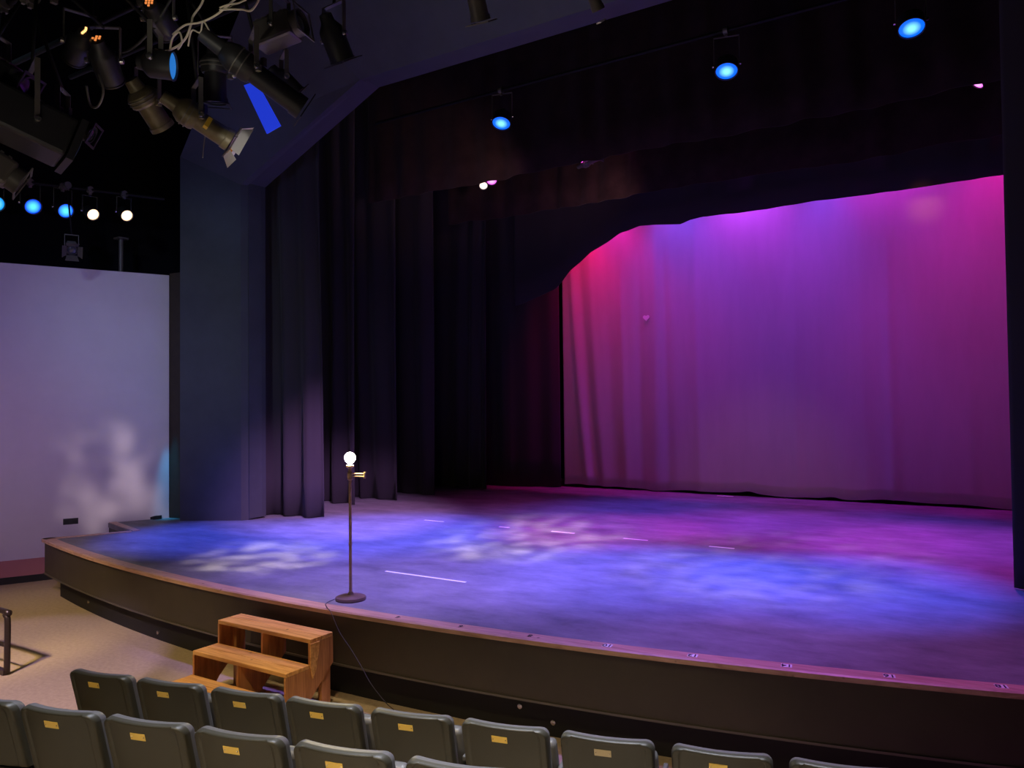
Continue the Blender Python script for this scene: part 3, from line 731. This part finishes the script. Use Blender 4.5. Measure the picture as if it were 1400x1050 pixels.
tag(MB().cyl((q.x, q.y, 4.69), (q.x, q.y, 5.25), 0.035).box((q.x, q.y, 5.25), (0.16, 0.16, 0.03)).build('mounting_post', M['fix_grey'], org=(q.x, q.y, 4.69)), 'short grey post behind the warm lantern nearest the pillar', 'post')

# overhead cluster in the house
pipe((-8.0, 3.45, 5.62), (-2.2, 3.45, 5.62), 'black overhead house pipe in the middle of the lantern cluster')
pipe((-8.0, 2.70, 5.40), (-2.2, 2.70, 5.40), 'black overhead house pipe nearest the camera')
pipe((-8.0, 4.30, 5.95), (0.5, 4.30, 5.95), 'black overhead house pipe nearest the stage')
for x in (-7.6, -2.5):
    for (y, z) in ((3.45, 5.62), (2.70, 5.40), (4.30, 5.95)):
        MBX = MB().cyl((x, y, z-0.03), (x, y, 9.4), 0.014)
        tag(MBX.build('pipe_hanger', M['pipe'], org=(x, y, z), smooth='edge'), 'thin black hanger rod above the house pipes', 'rod', 'pipe hanger rods')
GC = 'unlit lanterns in the overhead cluster'
fixture('ers', (-5.38, 3.33, 4.98), (-5.41, 3.62, 4.70), 5.62, 'olive brass lantern hanging left of the one with shiny metal', GC, body='fix_brass', s=1.15, frame=False, yoke='yoke', pipe_xy=(-5.40, 3.45))
sh = fixture('ers', (-5.0, 3.33, 4.77), (-4.81, 3.77, 4.53), 5.62, 'lantern with shiny metal front flaps and a yellow tag', GC, body='fix_brass', s=1.0, doors='flap', pipe_xy=(-4.9, 3.45),
        tags=(('tag', 'yellow', (-4.745, 3.52, 4.58), (0.055, 0.03, 0.075), 'yellow tag'), ('warning_tag', 'orange', (-4.86, 3.80, 4.48), (0.05, 0.03, 0.04), 'orange tag')))
fixture('ers', (-4.55, 3.32, 5.10), (-4.20, 3.92, 4.69), 5.62, 'longest black lantern, slanting down to the right in front of the grey header', GC, s=1.05, pipe_xy=(-4.40, 3.5))
fixture('ers', (-4.96, 3.74, 5.30), (-5.01, 3.79, 4.86), 5.62, 'black lantern pointing straight down behind the shiny one', GC, s=1.1, pipe_xy=(-4.98, 3.5))
g = fixture('par', (-4.76, 4.10, 5.20), (-4.66, 4.28, 5.02), 5.62, 'black can lantern with a hanging bright blue sheet', GC, s=0.75, pipe_xy=(-4.71, 4.25))
gp = Vector(g.location)
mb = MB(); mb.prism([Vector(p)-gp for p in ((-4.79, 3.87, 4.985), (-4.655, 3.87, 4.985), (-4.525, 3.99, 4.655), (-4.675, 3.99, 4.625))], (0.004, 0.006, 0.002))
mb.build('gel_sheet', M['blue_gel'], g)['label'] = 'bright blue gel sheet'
fixture('par', (-4.856, 3.05, 4.877), (-4.67, 3.20, 4.855), 5.40, 'dark can with a bright azure lens seen edge-on', GC, lens='lens_azure', s=0.88, frame=False, pipe_xy=(-4.80, 2.72))
fixture('box', (-5.52, 2.42, 4.52), (-5.36, 2.92, 4.34), 5.40, 'large dark boxy flood lantern at the left of the cluster', GC, s=1.25, pipe_xy=(-5.45, 2.70))
fixture('par', (-5.22, 2.98, 5.10), (-5.40, 3.20, 4.92), 5.40, 'dark can with a small glowing orange vent grid, left of the cables', GC, s=0.85, frame=False, vent=('vent', ((0, 1), (1, 1), (-1, 0), (0, 0), (1, 0), (0, -1))), pipe_xy=(-5.28, 2.80))
fixture('par', (-5.30, 2.95, 5.16), (-5.62, 3.05, 5.10), 5.40, 'dark can with one bright orange slit of leaking light', GC, s=0.8, frame=False, vent=('vent_hot', ((-1, -1), (-0.6, -0.5), (-0.2, 0), (0.1, 0.6), (0.2, 1.2))), pipe_xy=(-5.42, 2.80))
fixture('par', (-4.92, 3.18, 5.35), (-5.06, 3.42, 5.28), 5.62, 'dark can with a glowing orange vent grid at the top of the picture', GC, s=0.85, frame=False, vent=('vent', ((0, 1), (1, 1), (-1, 0), (0, 0), (1, 0), (-1, 1), (0, -1))), pipe_xy=(-5.0, 3.40))
fixture('fresnel', (-4.76, 3.98, 5.37), (-4.38, 4.08, 5.45), 5.95, 'boxy lantern with pale vent fins right of the cream cables', GC, s=1.0, body='fix_grey', pipe_xy=(-4.55, 4.25))
fixture('par', (-4.25, 4.18, 5.52), (-4.24, 4.36, 5.22), 5.95, 'lone dark can against the grey header, right of the cluster', GC, s=0.9, pipe_xy=(-4.245, 4.30))
fixture('ers', (-2.955, 4.22, 5.55), (-2.985, 4.42, 5.21), 5.95, 'lantern with blue edge poking in at the top middle', GC, s=0.85, body='fix_grey', pipe_xy=(-2.97, 4.30))
fixture('ers', (-2.27, 4.5, 5.50), (-2.225, 4.72, 5.20), 5.95, 'lantern with a pale tip at the top right of the grey header', GC, s=0.55, body='fix_grey', pipe_xy=(-2.25, 4.30), frame=False,
        tags=(('paper_flag', 'tape', (-2.215, 4.73, 5.13), (0.035, 0.01, 0.07), 'small pale flag'),))
fixture('fresnel', (-5.95, 2.45, 4.36), (-5.80, 2.78, 4.14), 5.40, 'dark lantern at the left picture edge above the lit row', GC, s=0.95, body='fix_grey', pipe_xy=(-5.84, 2.68))
fixture('fresnel', (-5.75, 2.42, 4.90), (-5.40, 2.62, 4.66), 5.40, 'dark lantern high at the left picture edge', GC, s=0.9, pipe_xy=(-5.6, 2.68))
fixture('ers', (-5.80, 2.85, 4.72), (-5.50, 3.12, 4.52), 5.40, 'dark lantern among cables above the large boxy flood', GC, s=0.8, pipe_xy=(-5.62, 2.75))
GCB = 'cables looped among the overhead lanterns'
def cable(pts, m, r, label):
    c = sum((Vector(p) for p in pts), Vector())/len(pts)
    tag(MB().tube(pts, r, 7, 7).build('cable', M[m], org=c, smooth=True), label, 'cable', GCB)
cable([(-5.03, 3.30, 5.10), (-4.92, 3.30, 5.06), (-4.80, 3.32, 5.075), (-4.72, 3.33, 5.12), (-4.69, 3.35, 5.22), (-4.71, 3.38, 5.29), (-4.66, 3.42, 5.4), (-4.66, 3.45, 5.6)], 'cable_cream', 0.008, 'cream cable sagging lowest across the middle of the cluster')
cable([(-4.86, 3.32, 5.17), (-4.72, 3.32, 5.20), (-4.58, 3.34, 5.19), (-4.44, 3.36, 5.21), (-4.30, 3.38, 5.27), (-4.20, 3.42, 5.36), (-4.16, 3.45, 5.6)], 'cable_cream', 0.007, 'cream cable stretching right from the cluster to its pipe')
cable([(-4.40, 3.36, 5.235), (-4.30, 3.37, 5.215), (-4.20, 3.38, 5.19), (-4.10, 3.39, 5.17), (-4.04, 3.44, 5.35), (-4.02, 3.45, 5.6)], 'cable_cream', 0.007, 'cream cable lowest of the three right ends')
cable([(-4.40, 3.36, 5.25), (-4.30, 3.36, 5.245), (-4.20, 3.37, 5.235), (-4.13, 3.40, 5.30), (-4.12, 3.45, 5.6)], 'cable_cream', 0.006, 'cream cable uppermost of the three right ends')
cable([(-4.86, 3.30, 5.06), (-4.83, 3.30, 5.13), (-4.77, 3.31, 5.16), (-4.74, 3.31, 5.08), (-4.80, 3.32, 5.05)], 'cable_cream', 0.007, 'small cream cable coil tied under the sagging cable')
cable([(-4.70, 3.33, 5.05), (-4.66, 3.33, 5.15), (-4.58, 3.34, 5.12), (-4.55, 3.34, 5.19), (-4.50, 3.36, 5.10), (-4.52, 3.40, 5.05)], 'cable_cream', 0.006, 'cream cable zigzagging above the longest black lantern')
cable([(-5.60, 2.62, 4.78), (-5.56, 2.62, 4.70), (-5.58, 2.63, 4.60), (-5.50, 2.64, 4.58), (-5.52, 2.66, 4.50), (-5.60, 2.68, 4.46)], 'yoke', 0.008, 'grey cable hanging at the left above the large boxy flood')
cable([(-5.22, 3.0, 4.86), (-5.20, 3.02, 4.74), (-5.28, 3.03, 4.66), (-5.36, 3.02, 4.68), (-5.34, 2.98, 4.80)], 'yoke', 0.008, 'grey cable loop hanging left of the olive brass lantern')
cable([(-5.6, 3.2, 5.3), (-5.3, 3.22, 5.12), (-5.0, 3.24, 5.2), (-4.8, 3.3, 5.45)], 'cable_black', 0.010, 'black cable swagged behind the cream ones')
cable([(-4.9, 3.62, 4.60), (-4.98, 3.66, 4.50), (-5.02, 3.68, 4.42)], 'yoke', 0.004, 'thin grey tail hanging from the yellow tagged lantern')

# ------------------------------------------------------------------ light
def spot(name, loc, target, color, watts, deg=45, blend=0.6, radius=0.08, gobo=None):
    l = bpy.data.lights.new(name, 'SPOT'); l.color = color; l.energy = watts; l.spot_size = math.radians(deg); l.spot_blend = blend; l.shadow_soft_size = radius
    o = bpy.data.objects.new(name, l); COL.objects.link(o); o.location = loc
    o.rotation_euler = (Vector(target)-Vector(loc)).to_track_quat('-Z', 'Y').to_euler()
    if gobo:   # breakup pattern plate in the lantern's gate
        l.use_nodes = True; nt = l.node_tree; em = [n for n in nt.nodes if n.type == 'EMISSION'][0]
        tc = nt.nodes.new('ShaderNodeTexCoord'); n = nt.nodes.new('ShaderNodeTexNoise'); n.inputs['Scale'].default_value = gobo; n.inputs['Detail'].default_value = 2
        r = nt.nodes.new('ShaderNodeValToRGB'); r.color_ramp.elements[0].position = 0.47; r.color_ramp.elements[1].position = 0.62
        nt.links.new(tc.outputs['Normal'], n.inputs['Vector']); nt.links.new(n.outputs['Fac'], r.inputs['Fac']); nt.links.new(r.outputs['Color'], em.inputs['Strength'])
    return o
def area(name, loc, target, color, watts, sx, sy):
    l = bpy.data.lights.new(name, 'AREA'); l.shape = 'RECTANGLE'; l.size = sx; l.size_y = sy; l.color = color; l.energy = watts
    o = bpy.data.objects.new(name, l); COL.objects.link(o); o.location = loc
    o.rotation_euler = (Vector(target)-Vector(loc)).to_track_quat('-Z', 'Y').to_euler()
    return o
BLUE = (0.06, 0.10, 1.0); MAG = (0.9, 0.01, 0.45); RED = (1.0, 0.0, 0.10); VIO = (0.35, 0.06, 1.0); PUR = (0.55, 0.04, 0.9); WARM = (1.0, 0.72, 0.42)
# backdrop washes from the last pipes, over the stage just above the border hems
def cw(name, x, tx, tz, c, w, deg, z=5.75, y=12.95): spot(name, (x, y, z), (tx, CY, tz), c, w*0.78, deg, 1.0, 0.12)
cw('backdrop_red', -7.1, -7.45, 3.6, (1.0, 0.0, 0.05), 300, 58, 7.0, 14.05)
cw('backdrop_magenta', -6.6, -6.6, 3.6, (0.95, 0.01, 0.42), 280, 75, 7.1, 14.0)
cw('backdrop_violet', -5.35, -5.2, 3.8, (0.20, 0.07, 1.0), 360, 70, 7.3, 13.98)
cw('backdrop_purple', -3.9, -3.8, 3.6, (0.55, 0.05, 1.0), 480, 95, 7.3, 13.98)
cw('backdrop_blue', -2.55, -2.5, 4.6, (0.08, 0.08, 1.0), 150, 50, 7.3, 14.0)
cw('backdrop_purple', -1.8, -1.6, 3.6, (0.62, 0.03, 0.78), 240, 95, 7.3, 13.98)
cw('backdrop_magenta', 0.3, 0.2, 3.4, (0.95, 0.01, 0.5), 280, 85, 7.3, 13.98)
cw('backdrop_purple', -2.7, -2.7, 3.8, (0.40, 0.05, 1.0), 170, 100, 7.3, 13.98)
cw('backdrop_magenta', -0.8, -0.8, 3.6, (0.75, 0.03, 0.75), 170, 100, 7.3, 13.98)
cw('backdrop_violet', -4.6, -4.6, 3.8, (0.40, 0.06, 1.0), 120, 100, 7.3, 13.98)
cw('backdrop_magenta', -6.0, -6.0, 3.6, (0.75, 0.02, 0.60), 110, 90, 7.2, 13.98)
cw('backdrop_hot', -0.95, -0.95, 5.80, (1.0, 0.34, 0.10), 30, 24, 5.88, 13.0)
spot('backdrop_fill', (-6.0, 11.3, 5.9), (-6.0, CY, 3.6), (0.80, 0.02, 0.40), 110, 70, 1.0, 0.12)
spot('backdrop_fill', (-3.4, 11.3, 5.9), (-3.4, CY, 3.8), (0.36, 0.03, 0.80), 130, 74, 1.0, 0.12)
spot('backdrop_fill', (-0.3, 11.3, 5.9), (-0.2, CY, 3.8), (0.75, 0.02, 0.50), 130, 74, 1.0, 0.12)
spot('backdrop_warm_low', (-3.0, 5.6, 6.6), (-3.7, CY, 0.8), (1.0, 0.40, 0.34), 300, 24, 1.0, 0.1)
# blue and magenta washes on the deck
def dl(name, x, y, tx, ty, c, w, deg, z=6.6, b=0.9, g=None): spot(name, (x, y, z), (tx, ty, STAGE_Z), c, w, deg, b, 0.12, g)
dl('deck_blue', -6.14, 9.55, -7.3, 8.3, BLUE, 4200, 42)
dl('deck_blue', -2.78, 9.5, -3.2, 7.7, BLUE, 3000, 36)
dl('deck_blue', -0.71, 9.5, -1.3, 8.2, BLUE, 4000, 35)
dl('deck_blue', -4.4, 11.0, -4.6, 11.6, (0.14, 0.08, 1.0), 1500, 52)
dl('deck_blue', -1.2, 11.0, -1.2, 11.4, (0.14, 0.08, 1.0), 1500, 52)
dl('deck_blue', -11.0, 6.1, -9.2, 7.0, BLUE, 1900, 42, 5.4)
dl('deck_lavender', -5.0, 5.4, -5.6, 7.4, (0.27, 0.18, 1.0), 3000, 66, 6.2)
dl('deck_plum', -0.6, 5.2, -0.5, 6.0, (0.55, 0.16, 0.85), 560, 58, 5.6)
dl('deck_lavender', -3.2, 5.6, -3.1, 6.6, (0.27, 0.16, 1.0), 1300, 60, 6.0)
dl('deck_magenta', -5.4, 11.0, -4.8, 10.0, (0.95, 0.05, 0.7), 3200, 36)
dl('deck_magenta', -2.6, 11.0, -2.4, 11.2, (0.8, 0.05, 0.75), 1300, 50)
dl('deck_magenta', -0.2, 11.0, 0.0, 10.6, (0.8, 0.05, 0.75), 1500, 50)
dl('deck_magenta', -7.2, 11.0, -7.9, 11.0, (0.9, 0.08, 0.6), 600, 50)
# breakup patterns
dl('gobo_warm', -4.9, 4.4, -7.35, 6.2, (1.0, 0.86, 0.70), 2600, 22, 4.4, 0.5, 24)
dl('gobo_warm', -4.4, 4.4, -5.3, 8.7, (1.0, 0.84, 0.84), 3400, 27, 4.6, 0.7, 28)
dl('gobo_warm', -3.0, 4.6, -2.2, 8.4, (1.0, 0.75, 0.95), 1200, 36, 5.2, 0.7, 34)
spot('gobo_wall', (-6.6, 2.6, 3.9), (-11.70, 6.93, 1.40), (1.0, 0.80, 0.82), 800, 17, 0.8, 0.12, 13)
# side wall wash and the cyan edge
spot('wall_wash', (-6.4, 2.0, 4.0), (-12.0, 6.0, 2.4), (0.42, 0.36, 1.0), 420, 62, 1.0, 0.1)
spot('wall_wash', (-6.6, 2.0, 3.4), (-12.4, 5.2, 0.8), (1.0, 0.46, 0.50), 130, 55, 1.0, 0.1)
spot('wall_cyan', (-11.10, 7.50, 2.9), (-11.37, 7.73, 0.6), (0.0, 0.5, 1.0), 150, 18, 0.9, 0.03)
spot('leg_violet', (-4.0, 5.2, 6.4), (-9.3, 9.4, 0.3), (0.78, 0.40, 1.0), 4200, 30, 1.0, 0.1)
# house light on seats, floor and fascia; spill and added fills
spot('house_warm', (-1.0, -1.0, 8.5), (-3.4, 2.3, 0.8), (1.0, 0.76, 0.42), 1700, 29, 0.5, 0.2)
spot('house_warm', (0.5, -1.0, 8.5), (-1.6, 2.7, 0.8), (1.0, 0.76, 0.42), 900, 29, 0.5, 0.2)
spot('house_warm', (-5.4, 4.15, 6.6), (-5.4, 4.25, 0), (1.0, 0.76, 0.44), 700, 26, 1.0, 0.2)
spot('house_warm', (-6.4, 0.4, 4.6), (-9.6, 4.3, 0), (1.0, 0.74, 0.36), 1150, 32, 0.8, 0.2)
spot('house_warm', (-6.4, 0.4, 4.6), (-7.2, 3.9, 0), (1.0, 0.74, 0.36), 720, 36, 0.8, 0.2)
spot('fascia_warm', (-1.0, 1.6, 3.4), (-3.0, 4.9, 0.3), (1.0, 0.76, 0.42), 36, 50, 1.0, 0.2)
spot('seat_cool', (-3.0, 4.0, 8.8), (-2.8, 2.1, 0.9), (0.76, 0.82, 1.0), 3600, 36, 0.8, 0.25)
spot('seat_cool', (-0.8, 4.3, 8.8), (-1.0, 2.7, 0.9), (0.84, 0.86, 1.0), 3200, 28, 0.8, 0.25)
spot('floor_violet', (-6.2, 0.9, 4.2), (-8.1, 3.2, 0.0), (0.55, 0.40, 1.0), 850, 38, 0.25, 0.05)
spot('header_blue', (-9.0, 4.2, 5.0), (-9.9, 8.0, 6.3), (0.25, 0.35, 1.0), 60, 55, 1.0, 0.1)
spot('pillar_cool', (-5.0, 0.0, 6.0), (-10.9, 7.8, 3.8), (0.60, 0.78, 1.0), 520, 32, 1.0, 0.3)
spot('header_fill', (-4.0, 4.6, 2.8), (-4.8, 7.2, 8.0), (0.9, 1.0, 0.85), 75, 62, 1.0, 0.3)  # unseen fill added to lift the header
spot('border_bounce', (-5.4, 9.3, 5.6), (-7.7, 10.5, 6.5), (1.0, 0.60, 0.50), 75, 55, 1.0, 0.1)  # unseen spots added in place of light bouncing off the deck
spot('border_bounce', (-4.4, 10.9, 5.2), (-6.0, 12.0, 6.3), (1.0, 0.55, 0.55), 75, 60, 1.0, 0.1)
area('rig_fill', (-4.2, 1.4, 3.2), (-4.9, 3.4, 5.0), (1.0, 0.90, 0.74), 3.5, 0.4, 0.4)  # added fill so the hanging lanterns show, no actual work lamp
spot('rig_glint_fill', (-3.9, 3.3, 3.9), (-4.80, 3.80, 4.50), (1.0, 0.93, 0.85), 18, 16, 0.6, 0.02)  # added spot to brighten the shiny flaps
spot('rig_glint_fill', (-3.4, 2.0, 4.1), (-4.6, 3.35, 5.16), (1.0, 0.93, 0.78), 26, 24, 0.9, 0.03)  # added spot to brighten the cream cables
W = bpy.data.worlds.new('dark'); W.use_nodes = True
W.node_tree.nodes['Background'].inputs['Color'].default_value = (0.02, 0.02, 0.03, 1)
W.node_tree.nodes['Background'].inputs['Strength'].default_value = 0.1
SC.world = W
SC.view_settings.view_transform = 'Standard'; SC.view_settings.look = 'None'; SC.view_settings.exposure = 0.0; SC.view_settings.gamma = 1.0
SC.view_settings.use_curve_mapping = False
SC.cycles.use_denoising = True
SC.cycles.max_bounces = 6
SC.cycles.sample_clamp_indirect = 4.0
